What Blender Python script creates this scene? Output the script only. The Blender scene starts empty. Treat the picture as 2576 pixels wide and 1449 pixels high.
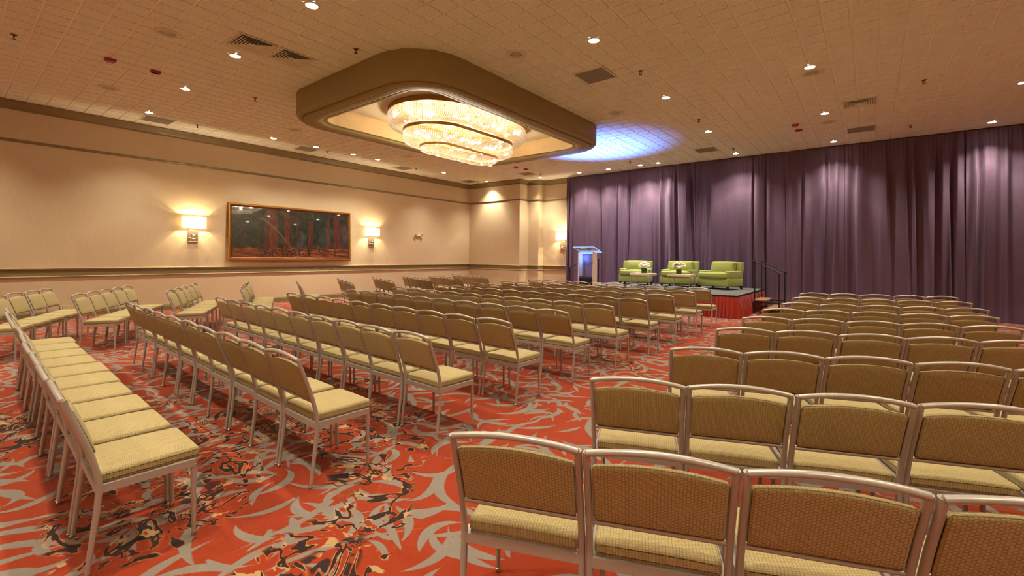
import bpy, bmesh, math, random
from mathutils import Vector, Matrix
random.seed(11)
PI = math.pi
scene = bpy.context.scene
COL = scene.collection

# ------------------------------------------------------------------ camera, world, exposure
CAM_H, YAW, PITCH, ROLL = 1.5, 0.6704, 0.011, 0.0093
FPX, PX, PY = 1144.0, 1288.0, 633.0
fw = Vector((-math.sin(YAW) * math.cos(PITCH), math.cos(YAW) * math.cos(PITCH), math.sin(PITCH)))
r0 = Vector((math.cos(YAW), math.sin(YAW), 0))
u0 = r0.cross(fw)
rt = math.cos(ROLL) * r0 + math.sin(ROLL) * u0
up = -math.sin(ROLL) * r0 + math.cos(ROLL) * u0
cd = bpy.data.cameras.new('camera')
cam = bpy.data.objects.new('camera', cd)
COL.objects.link(cam)
cam.matrix_world = Matrix(((rt.x, up.x, -fw.x, 0), (rt.y, up.y, -fw.y, 0), (rt.z, up.z, -fw.z, CAM_H), (0, 0, 0, 1)))
cd.sensor_width = 36
cd.lens = FPX / 2576 * 36
cd.shift_x = (1288 - PX) / 2576
cd.shift_y = (PY - 724.5) / 2576
cd.clip_start = 0.05
cd.clip_end = 100
scene.camera = cam
w = bpy.data.worlds.new('world')
scene.world = w
w.use_nodes = True
w.node_tree.nodes['Background'].inputs[0].default_value = (1, 0.85, 0.7, 1)
w.node_tree.nodes['Background'].inputs[1].default_value = 0.02
vs = scene.view_settings
vs.view_transform = 'Standard'
vs.look = 'None'
vs.gamma = 1
vs.exposure = 1.55
vs.use_curve_mapping = False
scene.cycles.max_bounces = 6
scene.cycles.use_adaptive_sampling = True
scene.cycles.adaptive_threshold = 0.08
scene.cycles.adaptive_min_samples = 12
scene.cycles.transparent_max_bounces = 6
scene.cycles.diffuse_bounces = 4
scene.cycles.caustics_reflective = False
scene.cycles.caustics_refractive = False
scene.cycles.sample_clamp_indirect = 4.0

WARM = (1.0, 0.95, 0.78)
P_DOWN = 118.0        # wide lamp of a recessed downlight
P_BEAM = 22.0        # its narrower beam
P_CHAND = 12.0       # each lamp inside the chandelier
P_SCONCE = 42.0

# ------------------------------------------------------------------ helpers
def lin(c):
    c = c / 255.0
    return c / 12.92 if c <= 0.04045 else ((c + 0.055) / 1.055) ** 2.4
def rgb(r, g, b):
    return (lin(r), lin(g), lin(b), 1.0)

class MB:
    def __init__(s):
        s.v = []; s.f = []
    def add(s, vs, fs):
        o = len(s.v)
        s.v += [tuple(p) for p in vs]
        s.f += [tuple(i + o for i in f) for f in fs]
        return s
    def box(s, x0, x1, y0, y1, z0, z1):
        v = [(x, y, z) for z in (z0, z1) for y in (y0, y1) for x in (x0, x1)]
        return s.add(v, [(0, 2, 3, 1), (4, 5, 7, 6), (0, 1, 5, 4), (2, 6, 7, 3), (0, 4, 6, 2), (1, 3, 7, 5)])
    def rbox(s, x0, x1, y0, y1, z0, z1, r=0.02, seg=3, fn=None, sub=0):
        bm = bmesh.new()
        bmesh.ops.create_cube(bm, size=1)
        for v in bm.verts:
            v.co = Vector(((x0 + x1) / 2 + v.co.x * (x1 - x0), (y0 + y1) / 2 + v.co.y * (y1 - y0), (z0 + z1) / 2 + v.co.z * (z1 - z0)))
        if sub:
            bmesh.ops.subdivide_edges(bm, edges=bm.edges[:], cuts=sub, use_grid_fill=True)
            es = [e for e in bm.edges if len(e.link_faces) == 2 and e.calc_face_angle() > 0.5]
        else:
            es = bm.edges[:]
        bmesh.ops.bevel(bm, geom=es, offset=r, segments=seg, profile=0.5, affect='EDGES')
        if fn:
            for v in bm.verts:
                v.co = Vector(fn(v.co))
        bm.verts.index_update()
        s.add([v.co[:] for v in bm.verts], [[v.index for v in f.verts] for f in bm.faces])
        bm.free()
        return s
    def tube(s, pts, r, n=10, ry=None, cap=True, up=None):
        pts = [Vector(p) for p in pts]
        m = len(pts)
        rr = r if isinstance(r, (list, tuple)) else [r] * m
        vs = []; fs = []
        ref = Vector(up) if up else None
        for i, p in enumerate(pts):
            t = (pts[min(i + 1, m - 1)] - pts[max(i - 1, 0)]).normalized()
            a = ref or (Vector((0, 0, 1)) if abs(t.z) < 0.9 else Vector((1, 0, 0)))
            b = t.cross(a).normalized()
            c = b.cross(t).normalized()
            k = (ry / r if (ry and not isinstance(r, (list, tuple))) else 1)
            for j in range(n):
                q = 2 * PI * j / n
                vs.append(p + b * math.cos(q) * rr[i] + c * math.sin(q) * rr[i] * k)
        for i in range(m - 1):
            for j in range(n):
                a = i * n + j; b = i * n + (j + 1) % n
                fs.append((a, b, b + n, a + n))
        if cap:
            fs.append(tuple(range(n - 1, -1, -1)))
            fs.append(tuple((m - 1) * n + j for j in range(n)))
        return s.add(vs, fs)
    def lathe(s, prof, n=24, at=(0, 0, 0)):
        vs = []; fs = []
        for (r, z) in prof:
            for j in range(n):
                q = 2 * PI * j / n
                vs.append((at[0] + r * math.cos(q), at[1] + r * math.sin(q), at[2] + z))
        for i in range(len(prof) - 1):
            for j in range(n):
                a = i * n + j; b = i * n + (j + 1) % n
                fs.append((a, b, b + n, a + n))
        return s.add(vs, fs)
    def sphere(s, c, r, n=10, m=6, sz=1):
        pr = [(max(r * math.sin(PI * i / m), 1e-4), -r * sz * math.cos(PI * i / m)) for i in range(m + 1)]
        return s.lathe(pr, n, c)
    def loft(s, loops, closed=True, flip=False):
        n = len(loops[0]); vs = [p for l in loops for p in l]; fs = []
        for i in range(len(loops) - 1):
            for j in range(n if closed else n - 1):
                a = i * n + j; b = i * n + (j + 1) % n
                fs.append((a, b, b + n, a + n) if not flip else (a, a + n, b + n, b))
        return s.add(vs, fs)
    def mesh(s, name, mat, smooth=None):
        me = bpy.data.meshes.new(name)
        me.from_pydata(s.v, [], s.f)
        me.materials.append(mat)
        me.validate()
        if smooth:
            me.polygons.foreach_set('use_smooth', [True] * len(me.polygons))
            me.set_sharp_from_angle(angle=math.radians(smooth))
        me.update()
        return me
    def build(s, name, mat, parent=None, smooth=None):
        o = bpy.data.objects.new(name, s.mesh(name, mat, smooth))
        COL.objects.link(o)
        o.parent = parent
        return o

def fixn(o):
    bm = bmesh.new(); bm.from_mesh(o.data)
    bmesh.ops.recalc_face_normals(bm, faces=bm.faces[:])
    bm.to_mesh(o.data); bm.free()
    return o
def tag(o, label=None, cat=None, group=None, kind=None):
    if label: o['label'] = label
    if cat: o['category'] = cat
    if group: o['group'] = group
    if kind: o['kind'] = kind
    return o
def empty(name, loc=(0, 0, 0), rz=0, label=None, cat=None, group=None):
    o = bpy.data.objects.new(name, None)
    COL.objects.link(o)
    o.empty_display_size = 0.1
    o.location = loc; o.rotation_euler = (0, 0, rz)
    return tag(o, label, cat, group)
def inst(name, me, parent=None, loc=(0, 0, 0), rz=0):
    o = bpy.data.objects.new(name, me)
    COL.objects.link(o); o.parent = parent
    o.location = loc; o.rotation_euler = (0, 0, rz)
    return o
def copy_tree(o, parent=None, skip=()):
    c = o.copy(); COL.objects.link(c); c.parent = parent
    for ch in o.children:
        if ch.name.split('.')[0] not in skip:
            copy_tree(ch, c, skip)
    return c
def lamp(name, kind, loc, power, color=WARM, parent=None, size=0.05, spot=None, blend=0.5, aim=None):
    d = bpy.data.lights.new(name, kind)
    d.energy = power; d.color = color
    d.shadow_soft_size = size
    if kind == 'SPOT':
        d.spot_size = math.radians(spot); d.spot_blend = blend
    o = bpy.data.objects.new(name, d); COL.objects.link(o); o.parent = parent
    o.location = loc
    if aim is not None:
        o.rotation_euler = Vector(aim).to_track_quat('-Z', 'Y').to_euler()
    return o
ORD = ['first', 'second', 'third', 'fourth', 'fifth', 'sixth', 'seventh', 'eighth', 'ninth', 'tenth', 'eleventh', 'twelfth']

# ------------------------------------------------------------------ node helpers and materials
class NT:
    def __init__(s, name):
        s.m = bpy.data.materials.new(name); s.m.use_nodes = True
        s.t = s.m.node_tree; s.n = s.t.nodes
        s.n.clear()
        s.out = s.n.new('ShaderNodeOutputMaterial')
    def new(s, typ, ins=None, **kw):
        nd = s.n.new('ShaderNode' + typ)
        for k, v in kw.items(): setattr(nd, k, v)
        for k, v in (ins or {}).items(): s.put(nd.inputs[k], v)
        return nd
    def put(s, sock, v):
        if isinstance(v, bpy.types.NodeSocket): s.t.links.new(v, sock)
        elif v is not None: sock.default_value = v
    def math(s, op, a, b=None, c=None, clamp=False):
        nd = s.n.new('ShaderNodeMath'); nd.operation = op; nd.use_clamp = clamp
        for i, x in enumerate((a, b, c)):
            if x is not None: s.put(nd.inputs[i], x)
        return nd.outputs[0]
    def mix(s, f, a, b, blend='MIX'):
        nd = s.n.new('ShaderNodeMix'); nd.data_type = 'RGBA'; nd.blend_type = blend
        s.put(nd.inputs[0], f); s.put(nd.inputs[6], a); s.put(nd.inputs[7], b)
        return nd.outputs[2]
    def noise(s, vec, scale, detail=2, rough=0.5, dist=0, dim='3D'):
        nd = s.new('TexNoise', {'Vector': vec, 'Scale': scale, 'Detail': detail, 'Roughness': rough, 'Distortion': dist}, noise_dimensions=dim)
        return nd.outputs['Fac']
    def ramp(s, f, stops, interp='LINEAR'):
        nd = s.n.new('ShaderNodeValToRGB'); cr = nd.color_ramp; cr.interpolation = interp
        while len(cr.elements) < len(stops): cr.elements.new(0.5)
        for e, (p, c) in zip(cr.elements, stops):
            e.position = p; e.color = c
        s.put(nd.inputs[0], f)
        return nd.outputs[0]
    def smooth(s, x, a, b):
        nd = s.new('MapRange', {'Value': x, 'From Min': a, 'From Max': b, 'To Min': 0.0, 'To Max': 1.0}, interpolation_type='SMOOTHSTEP')
        return nd.outputs[0]
    def sep(s, v):
        nd = s.new('SeparateXYZ', {0: v}); return nd.outputs
    def comb(s, x, y, z=0.0):
        nd = s.new('CombineXYZ', {0: x, 1: y, 2: z}); return nd.outputs[0]
    def coord(s, which='Object'):
        return s.new('TexCoord').outputs[which]
    def bump(s, h, strength=0.3, dist=0.01):
        return s.new('Bump', {'Height': h, 'Strength': strength, 'Distance': dist}).outputs[0]
    def pbr(s, col, rough=0.6, metal=0.0, normal=None, **ins):
        d = {'Base Color': col, 'Roughness': rough, 'Metallic': metal}
        if normal is not None: d['Normal'] = normal
        d.update(ins)
        nd = s.new('BsdfPrincipled', d)
        s.t.links.new(nd.outputs[0], s.out.inputs[0])
        return nd
    def surf(s, sock):
        s.t.links.new(sock, s.out.inputs[0]); return s.m

def simple(name, col, rough=0.5, metal=0.0, var=0.06, scale=30, bump=0.0, **ins):
    t = NT(name)
    co = t.coord()
    n = t.noise(co, scale, 3)
    dark = tuple(c * (1 - var) for c in col[:3]) + (1,)
    lite = tuple(min(1, c * (1 + var)) for c in col[:3]) + (1,)
    c = t.mix(n, dark, lite)
    nm = t.bump(n, bump, 0.004) if bump else None
    t.pbr(c, rough, metal, nm, **ins)
    return t.m
def emit(name, col, st):
    t = NT(name)
    e = t.new('Emission', {'Color': col, 'Strength': st})
    return t.surf(e.outputs[0])

def mat_carpet():
    t = NT('carpet_print')
    co = t.coord()
    nz = t.new('TexNoise', {'Vector': co, 'Scale': 1.3, 'Detail': 1.0})
    wob = t.new('VectorMath', {0: nz.outputs['Color'], 1: (0.5, 0.5, 0.5)}, operation='SUBTRACT').outputs[0]
    wob = t.new('VectorMath', {0: wob, 'Scale': 0.16}, operation='SCALE').outputs[0]
    P = t.new('VectorMath', {0: co, 1: wob}, operation='ADD').outputs[0]
    def leaf(scale, off, L, wd, curl, rnd=0.85, keep=1.0):
        q = t.new('VectorMath', {0: P, 'Scale': scale}, operation='SCALE').outputs[0]
        q = t.new('VectorMath', {0: q, 1: (off, off * 1.7, 0)}, operation='ADD').outputs[0]
        vo = t.new('TexVoronoi', {'Vector': q, 'Scale': 1.0, 'Randomness': rnd}, voronoi_dimensions='2D')
        d = t.new('VectorMath', {0: q, 1: vo.outputs['Position']}, operation='SUBTRACT').outputs[0]
        cr = t.new('SeparateColor', {0: vo.outputs['Color']}).outputs
        ang = t.math('MULTIPLY', cr[0], 2 * PI)
        rv = t.new('VectorRotate', {'Vector': d, 'Angle': ang}, rotation_type='Z_AXIS').outputs[0]
        x, y, _ = t.sep(rv)
        u = t.math('DIVIDE', x, L)
        u2 = t.math('MULTIPLY', u, u)
        k = t.math('MULTIPLY', t.math('SUBTRACT', cr[1], 0.5), curl)
        v = t.math('SUBTRACT', y, t.math('MULTIPLY', u2, k))
        hw = t.math('MULTIPLY', t.math('SUBTRACT', 1.0, u2), t.math('MULTIPLY', t.math('ADD', t.math('MULTIPLY', u, 0.45), 1.0), wd))
        hw = t.math('MULTIPLY', hw, t.math('ADD', 0.55, t.math('MULTIPLY', cr[2], 0.6)))
        g = t.math('SUBTRACT', t.math('ABSOLUTE', v), hw)
        m = t.smooth(g, 0.012, -0.012)
        if keep < 1: m = t.math('MULTIPLY', m, t.math('LESS_THAN', cr[2], keep))
        return m
    def rosette(scale, off, n, r0_, r1_, tw, wd):
        q = t.new('VectorMath', {0: P, 'Scale': scale}, operation='SCALE').outputs[0]
        q = t.new('VectorMath', {0: q, 1: (off, off * 1.3, 0)}, operation='ADD').outputs[0]
        vo = t.new('TexVoronoi', {'Vector': q, 'Scale': 1.0, 'Randomness': 0.75}, voronoi_dimensions='2D')
        d = t.new('VectorMath', {0: q, 1: vo.outputs['Position']}, operation='SUBTRACT').outputs[0]
        cr = t.new('SeparateColor', {0: vo.outputs['Color']}).outputs
        x, y, _ = t.sep(d)
        r = t.new('VectorMath', {0: d}, operation='LENGTH').outputs['Value']
        th = t.math('ARCTAN2', y, x)
        tws = t.math('MULTIPLY', t.math('SIGN', t.math('SUBTRACT', cr[1], 0.5)), tw)
        ph = t.math('ADD', t.math('ADD', t.math('DIVIDE', th, 2 * PI), t.math('MULTIPLY', r, tws)), cr[0])
        fr = t.math('FRACT', t.math('MULTIPLY', ph, n))
        k = t.math('DIVIDE', t.math('SUBTRACT', r, r0_), r1_ - r0_)
        env = t.math('MULTIPLY', t.math('MULTIPLY', k, t.math('SUBTRACT', 1.0, k)), 4.0)
        g = t.math('SUBTRACT', t.math('ABSOLUTE', t.math('SUBTRACT', fr, 0.5)), t.math('MULTIPLY', env, wd))
        return t.math('MULTIPLY', t.smooth(g, 0.02, -0.02), t.math('GREATER_THAN', env, 0.0))
    m = rosette(1.25, 2.2, 5.0, 0.06, 0.42, 0.6, 0.17)
    m = t.math('MAXIMUM', m, rosette(1.0, 9.4, 7.0, 0.28, 0.62, -0.45, 0.12))
    for a in ((2.4, 3.3, 0.50, 0.095, 0.9, 0.8, 0.75), (1.7, 11.9, 0.62, 0.05, 0.9), (3.6, 7.1, 0.5, 0.11, 0.8, 0.8, 0.5)):
        m = t.math('MAXIMUM', m, leaf(*a))
    fine = t.noise(co, 260, 2)
    mid = t.noise(co, 5, 3)
    red = t.mix(mid, rgb(152, 49, 8), rgb(168, 59, 11))
    red = t.mix(fine, rgb(130, 38, 5), red)
    grey = t.mix(fine, rgb(108, 96, 84), rgb(148, 134, 119))
    c = t.mix(m, red, grey)
    # dark flowering branches in drifts
    area = t.noise(co, 0.42, 2, 0.5, 0.6)
    am = t.smooth(area, 0.578, 0.588)
    nb = t.noise(P, 2.7, 3.2, 0.58, 0.8)
    tan1 = t.math('MULTIPLY', t.smooth(nb, 0.395, 0.405), t.smooth(nb, 0.455, 0.445))
    tan2 = t.math('MULTIPLY', t.smooth(nb, 0.535, 0.545), t.smooth(nb, 0.60, 0.59))
    drk = t.math('MULTIPLY', t.smooth(nb, 0.408, 0.413), t.smooth(nb, 0.446, 0.441))
    drk2 = t.math('MULTIPLY', t.smooth(nb, 0.548, 0.553), t.smooth(nb, 0.592, 0.587))
    blot = t.noise(P, 7, 2)
    tanc = t.mix(t.smooth(blot, 0.46, 0.50), rgb(172, 136, 90), rgb(168, 84, 26))
    c = t.mix(t.math('MULTIPLY', am, t.math('MAXIMUM', tan1, tan2)), c, tanc)
    drkk = t.math('MULTIPLY', t.math('MAXIMUM', drk, drk2), t.smooth(blot, 0.40, 0.42))
    core = t.math('MULTIPLY', t.smooth(area, 0.63, 0.64), t.math('MULTIPLY', t.smooth(nb, 0.455, 0.47), t.smooth(nb, 0.54, 0.525)))
    core = t.math('MULTIPLY', core, t.smooth(blot, 0.46, 0.48))
    c = t.mix(t.math('MULTIPLY', am, drkk), c, rgb(42, 24, 18))
    c = t.mix(core, c, rgb(46, 26, 18))
    t.pbr(c, 0.95, 0, t.bump(fine, 0.5, 0.004), **{'Specular IOR Level': 0.1, 'Sheen Weight': 0.15, 'Sheen Roughness': 0.5})
    return t.m

def mat_fabric(name, a, b, line):
    t = NT(name)
    co = t.coord(); nm = t.coord('Normal')
    x, y, z = t.sep(co)
    nx = t.math('GREATER_THAN', t.math('ABSOLUTE', t.sep(nm)[0]), 0.75)
    u = t.new('Mix', {0: nx, 2: x, 3: y}).outputs[0]
    v = t.math('ADD', t.math('MULTIPLY', y, t.math('SUBTRACT', 1.0, nx)), z)
    wv = t.noise(co, 40, 2)
    uu = t.math('ADD', u, t.math('MULTIPLY', wv, 0.004))
    br = t.new('TexBrick', {'Vector': t.comb(v, uu), 'Color1': a, 'Color2': b, 'Mortar': line, 'Scale': 1.0, 'Mortar Size': 0.0010,
                            'Mortar Smooth': 0.4, 'Brick Width': 0.0075, 'Row Height': 0.0115}, offset=0.5)
    n2 = t.noise(co, 12, 2)
    c = t.mix(t.math('MULTIPLY', n2, 0.25), br.outputs['Color'], line)
    t.pbr(c, 0.75, 0, t.bump(t.math('SUBTRACT', 1.0, br.outputs['Fac']), 0.35, 0.002), **{'Specular IOR Level': 0.25, 'Sheen Weight': 0.1})
    return t.m

def mat_wall():
    t = NT('wallpaper')
    co = t.coord()
    x, y, z = t.sep(co)
    st = t.comb(t.math('MULTIPLY', x, 90), t.math('MULTIPLY', y, 90), t.math('MULTIPLY', z, 5))
    g = t.noise(st, 1.0, 2, 0.6, 0.6)
    c = t.mix(g, rgb(196, 172, 136), rgb(213, 191, 155))
    t.pbr(c, 0.7, 0, t.bump(g, 0.12, 0.003), **{'Specular IOR Level': 0.25})
    return t.m

def mat_tile():
    t = NT('ceiling_tile')
    co = t.coord()
    n = t.noise(co, 130, 2, 0.6)
    g = t.smooth(n, 0.42, 0.52)
    c = t.mix(g, rgb(216, 218, 196), rgb(242, 245, 230))
    t.pbr(c, 0.9, 0, t.bump(g, 0.35, 0.003), **{'Specular IOR Level': 0.1})
    return t.m

def mat_drape():
    t = NT('drape_velour')
    co = t.coord()
    x, y, z = t.sep(co)
    wv = t.noise(t.comb(t.math('MULTIPLY', x, 25), t.math('MULTIPLY', y, 25), t.math('MULTIPLY', z, 160)), 1.0, 2)
    c = t.mix(wv, rgb(84, 64, 80), rgb(112, 88, 106))
    t.pbr(c, 0.8, 0, t.bump(wv, 0.15, 0.002), **{'Specular IOR Level': 0.2, 'Sheen Weight': 0.35, 'Sheen Roughness': 0.4, 'Sheen Tint': rgb(190, 160, 180)})
    return t.m

def mat_painting():
    # forest of red trunks over an orange path; object x runs along the canvas (0..1 of width), z is up
    t = NT('forest_painting')
    g = t.coord('Generated')
    gx, gy, gz = t.sep(g)
    u = gy; v = gz
    P = t.comb(t.math('MULTIPLY', u, 2.6), v, 0.0)
    nA = t.noise(P, 7, 5, 0.65, 0.4)
    nB = t.noise(P, 22, 3, 0.6)
    wob = t.math('MULTIPLY', t.math('SUBTRACT', t.noise(P, 3.0, 2), 0.5), 0.03)
    bg = t.ramp(nA, [(0.30, rgb(14, 16, 10)), (0.48, rgb(34, 44, 22)), (0.60, rgb(58, 66, 30)), (0.74, rgb(98, 104, 58))])
    uw = t.math('ADD', u, wob)
    bark = t.noise(t.comb(t.math('MULTIPLY', u, 120), t.math('MULTIPLY', v, 6), 0), 1.0, 3, 0.6)
    barkc = t.ramp(bark, [(0.3, rgb(48, 20, 12)), (0.55, rgb(120, 50, 28)), (0.75, rgb(168, 84, 48))])
    c = bg
    for (u0_, w_, top, dim) in ((0.305, 0.042, 0.97, 0.0), (0.262, 0.016, 0.7, 0.35), (0.425, 0.020, 0.95, 0.1), (0.455, 0.012, 0.9, 0.3), (0.52, 0.006, 1.0, 0.2),
                                (0.635, 0.022, 0.8, 0.15), (0.80, 0.016, 0.9, 0.2), (0.885, 0.032, 0.96, 0.0), (0.94, 0.010, 0.8, 0.4), (0.075, 0.008, 0.8, 0.7)):
        dd = t.math('ABSOLUTE', t.math('SUBTRACT', uw, u0_))
        flare = t.math('ADD', w_, t.math('MULTIPLY', t.math('POWER', t.math('SUBTRACT', 1.0, v), 6), 0.012))
        m = t.math('MULTIPLY', t.smooth(t.math('SUBTRACT', dd, flare), 0.004, -0.004), t.math('LESS_THAN', v, top))
        bc = t.mix(dim, barkc, rgb(26, 24, 16))
        c = t.mix(m, c, bc)
    leaves = t.math('MULTIPLY', t.smooth(nB, 0.56, 0.62), t.smooth(v, 0.35, 0.7))
    c = t.mix(t.math('MULTIPLY', leaves, 0.7), c, rgb(62, 78, 30))
    hor = t.math('ADD', 0.20, t.math('MULTIPLY', t.math('SUBTRACT', nA, 0.5), 0.16))
    gm = t.smooth(t.math('SUBTRACT', v, hor), 0.015, -0.015)
    gc = t.ramp(t.noise(t.comb(t.math('MULTIPLY', u, 5), t.math('MULTIPLY', v, 9), 0), 2.0, 4, 0.6), [(0.30, rgb(56, 26, 10)), (0.48, rgb(140, 66, 22)), (0.62, rgb(196, 104, 36)), (0.8, rgb(214, 150, 70))])
    c = t.mix(gm, c, gc)
    fern = t.math('MULTIPLY', t.smooth(nB, 0.46, 0.56), t.smooth(t.math('ABSOLUTE', t.math('SUBTRACT', v, 0.10)), 0.11, 0.05))
    fern = t.math('MULTIPLY', fern, t.math('MULTIPLY', t.smooth(u, 0.12, 0.25), t.smooth(u, 0.72, 0.6)))
    c = t.mix(fern, c, rgb(26, 28, 14))
    def line(ax, ay, bx, by, w_, colr, cv=0.0):
        nonlocal c
        s_ = t.math('DIVIDE', t.math('SUBTRACT', u, ax), bx - ax)
        yy = t.math('ADD', ay, t.math('MULTIPLY', s_, by - ay))
        if cv: yy = t.math('ADD', yy, t.math('MULTIPLY', t.math('MULTIPLY', s_, t.math('SUBTRACT', 1.0, s_)), cv))
        m = t.smooth(t.math('ABSOLUTE', t.math('SUBTRACT', v, yy)), w_, w_ * 0.5)
        m = t.math('MULTIPLY', m, t.math('MULTIPLY', t.math('GREATER_THAN', s_, 0), t.math('LESS_THAN', s_, 1)))
        c = t.mix(m, c, colr)
    line(0.22, 0.80, 0.475, 0.16, 0.024, rgb(120, 104, 48), 0.30)
    line(0.515, 0.20, 0.63, 0.62, 0.02, rgb(70, 60, 34), -0.2)
    line(0.945, 0.93, 0.99, 0.5, 0.02, rgb(96, 88, 48), 0.1)
    line(0.03, 0.40, 0.09, 0.62, 0.02, rgb(70, 72, 40))
    line(0.56, 0.235, 1.0, 0.10, 0.010, rgb(44, 28, 18))
    line(0.60, 0.18, 0.98, 0.02, 0.010, rgb(52, 30, 18))
    for ux, b, h in ((0.605, 0.13, 0.13), (0.715, 0.10, 0.12), (0.865, 0.03, 0.14)):
        m = t.math('MULTIPLY', t.math('LESS_THAN', t.math('ABSOLUTE', t.math('SUBTRACT', u, ux)), 0.005), t.math('LESS_THAN', t.math('ABSOLUTE', t.math('SUBTRACT', v, b + h / 2)), h / 2))
        c = t.mix(m, c, rgb(58, 36, 24))
    c = t.mix(t.smooth(u, 0.02, 0.0), c, rgb(20, 16, 12))
    c = t.mix(0.5, c, rgb(12, 10, 8))
    t.pbr(c, 0.35, 0, None, **{'Coat Weight': 1.0, 'Coat Roughness': 0.03, 'Coat IOR': 2.0})
    return t.m

def mat_glass(name, col, rough=0.05, alpha=0.35, tint=(1, 1, 1, 1)):
    t = NT(name)
    tr = t.new('BsdfTransparent', {'Color': tint})
    gl = t.new('BsdfGlossy', {'Color': (1, 1, 1, 1), 'Roughness': rough})
    di = t.new('BsdfTranslucent', {'Color': col})
    a = t.new('MixShader', {0: alpha, 1: tr.outputs[0], 2: di.outputs[0]})
    fr = t.new('Fresnel', {'IOR': 1.5})
    b = t.new('MixShader', {0: fr.outputs[0], 1: a.outputs[0], 2: gl.outputs[0]})
    return t.surf(b.outputs[0])

def mat_crystal():
    t = NT('crystal_bead')
    tl = t.new('BsdfTranslucent', {'Color': (0.95, 0.92, 0.86, 1)})
    gl = t.new('BsdfGlossy', {'Color': (1, 0.98, 0.94, 1), 'Roughness': 0.10})
    b = t.new('MixShader', {0: 0.35, 1: tl.outputs[0], 2: gl.outputs[0]})
    return t.surf(b.outputs[0])

def mat_shade():
    t = NT('lamp_shade_linen')
    co = t.coord()
    n = t.noise(co, 160, 2)
    c = t.mix(n, rgb(235, 220, 190), rgb(250, 240, 215))
    tl = t.new('BsdfTranslucent', {'Color': c})
    df = t.new('BsdfDiffuse', {'Color': c})
    a = t.new('MixShader', {0: 0.6, 1: df.outputs[0], 2: tl.outputs[0]})
    e = t.new('Emission', {'Color': (1, 0.86, 0.58, 1), 'Strength': 0.35})
    s = t.new('AddShader', {0: a.outputs[0], 1: e.outputs[0]})
    return t.surf(s.outputs[0])

M = {}
M['carpet'] = mat_carpet()
M['fabric'] = mat_fabric('chair_weave', rgb(193, 172, 119), rgb(183, 162, 109), rgb(140, 119, 75))
M['wall'] = mat_wall()
M['tile'] = mat_tile()
M['grid'] = simple('ceiling_groove', rgb(250, 244, 226), 0.8, scale=8)
M['drape'] = mat_drape()
M['trim'] = simple('trim_paint', rgb(128, 110, 72), 0.45, var=0.04, scale=6)
M['bead'] = simple('trim_bead', rgb(178, 158, 114), 0.45, var=0.04, scale=6)
M['coffer'] = simple('coffer_paint', rgb(150, 132, 84), 0.6, var=0.04, scale=5)
M['coffer_in'] = simple('coffer_lining', rgb(172, 138, 88), 0.6, var=0.10, scale=6)
M['plaster'] = simple('plaster', rgb(206, 190, 156), 0.7, var=0.04, scale=12)
M['frame'] = simple('champagne_metal', rgb(182, 172, 158), 0.34, 0.35, var=0.05, scale=50)
M['glide'] = simple('steel_glide', rgb(190, 185, 180), 0.25, 0.9)
M['brass'] = simple('brass_band', rgb(132, 92, 38), 0.45, 0.6, var=0.12, scale=20)
M['crystal'] = mat_crystal()
M['bronze'] = simple('bronze_plate', rgb(140, 102, 58), 0.7, 0.0, var=0.2, scale=20)
M['bulb'] = emit('bulb_glow', (1, 0.90, 0.70, 1), 30)
M['lens'] = emit('downlight_lens', (1, 0.90, 0.74, 1), 14)
M['vent_shade'] = simple('vent_shaded', rgb(172, 166, 142), 0.6, var=0.1, scale=150)  # vent colour darkened to paint the shade of the flat speaker recess
M['white'] = simple('white_enamel', rgb(224, 220, 196), 0.45, var=0.03)
M['vent'] = simple('vent_enamel', rgb(214, 212, 186), 0.5, var=0.03)
M['black'] = simple('black_paint', rgb(22, 18, 18), 0.4, var=0.1)
M['dark'] = simple('dark_void', rgb(26, 18, 16), 0.9, var=0.1)
M['grille'] = simple('grey_grille', rgb(150, 146, 124), 0.6, var=0.18, scale=180)
M['red_alarm'] = simple('red_plastic', rgb(176, 26, 22), 0.4, var=0.05)
M['clear'] = mat_glass('clear_lens', (0.9, 0.85, 0.8, 1), 0.1, 0.4)
M['gold'] = simple('gilt_frame', rgb(168, 116, 42), 0.35, 0.7, var=0.25, scale=14)
M['gold_dark'] = simple('bronze_frame', rgb(104, 56, 26), 0.4, 0.5, var=0.25, scale=14)
M['painting'] = mat_painting()
M['shade'] = mat_shade()
M['nickel'] = simple('brushed_nickel', rgb(176, 150, 128), 0.3, 0.85)
M['ball'] = mat_glass('crystal_ball', (0.9, 0.88, 0.82, 1), 0.05, 0.35)
M['green'] = simple('green_upholstery', rgb(146, 150, 62), 0.8, var=0.07, scale=120, bump=0.1, **{'Sheen Weight': 0.2})
M['darkwood'] = simple('dark_wood', rgb(34, 20, 16), 0.4, var=0.2)
M['palewood'] = simple('pale_wood', rgb(214, 176, 142), 0.5, var=0.08, scale=16)
M['steel'] = simple('satin_steel', rgb(170, 156, 146), 0.35, 0.8)
M['deck'] = simple('grey_deck_carpet', rgb(96, 92, 88), 0.95, var=0.12, scale=220)
M['satin'] = simple('red_satin', rgb(158, 27, 8), 0.28, var=0.10, scale=8, **{'Sheen Weight': 0.3, 'Specular IOR Level': 0.6})
M['tread'] = simple('brown_tread', rgb(140, 98, 62), 0.6, var=0.12, scale=40)
M['maple'] = simple('maple_veneer', rgb(226, 204, 172), 0.45, var=0.07, scale=12)
M['acrylic'] = mat_glass('clear_acrylic', (0.55, 0.6, 0.9, 1), 0.05, 0.08, (0.93, 0.95, 1, 1))
M['acrylic_edge'] = emit('lit_acrylic_edge', (0.22, 0.38, 1, 1), 0.8)
M['vase'] = simple('green_vase', rgb(30, 74, 22), 0.15, var=0.3, scale=60, **{'Coat Weight': 0.6})
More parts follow.
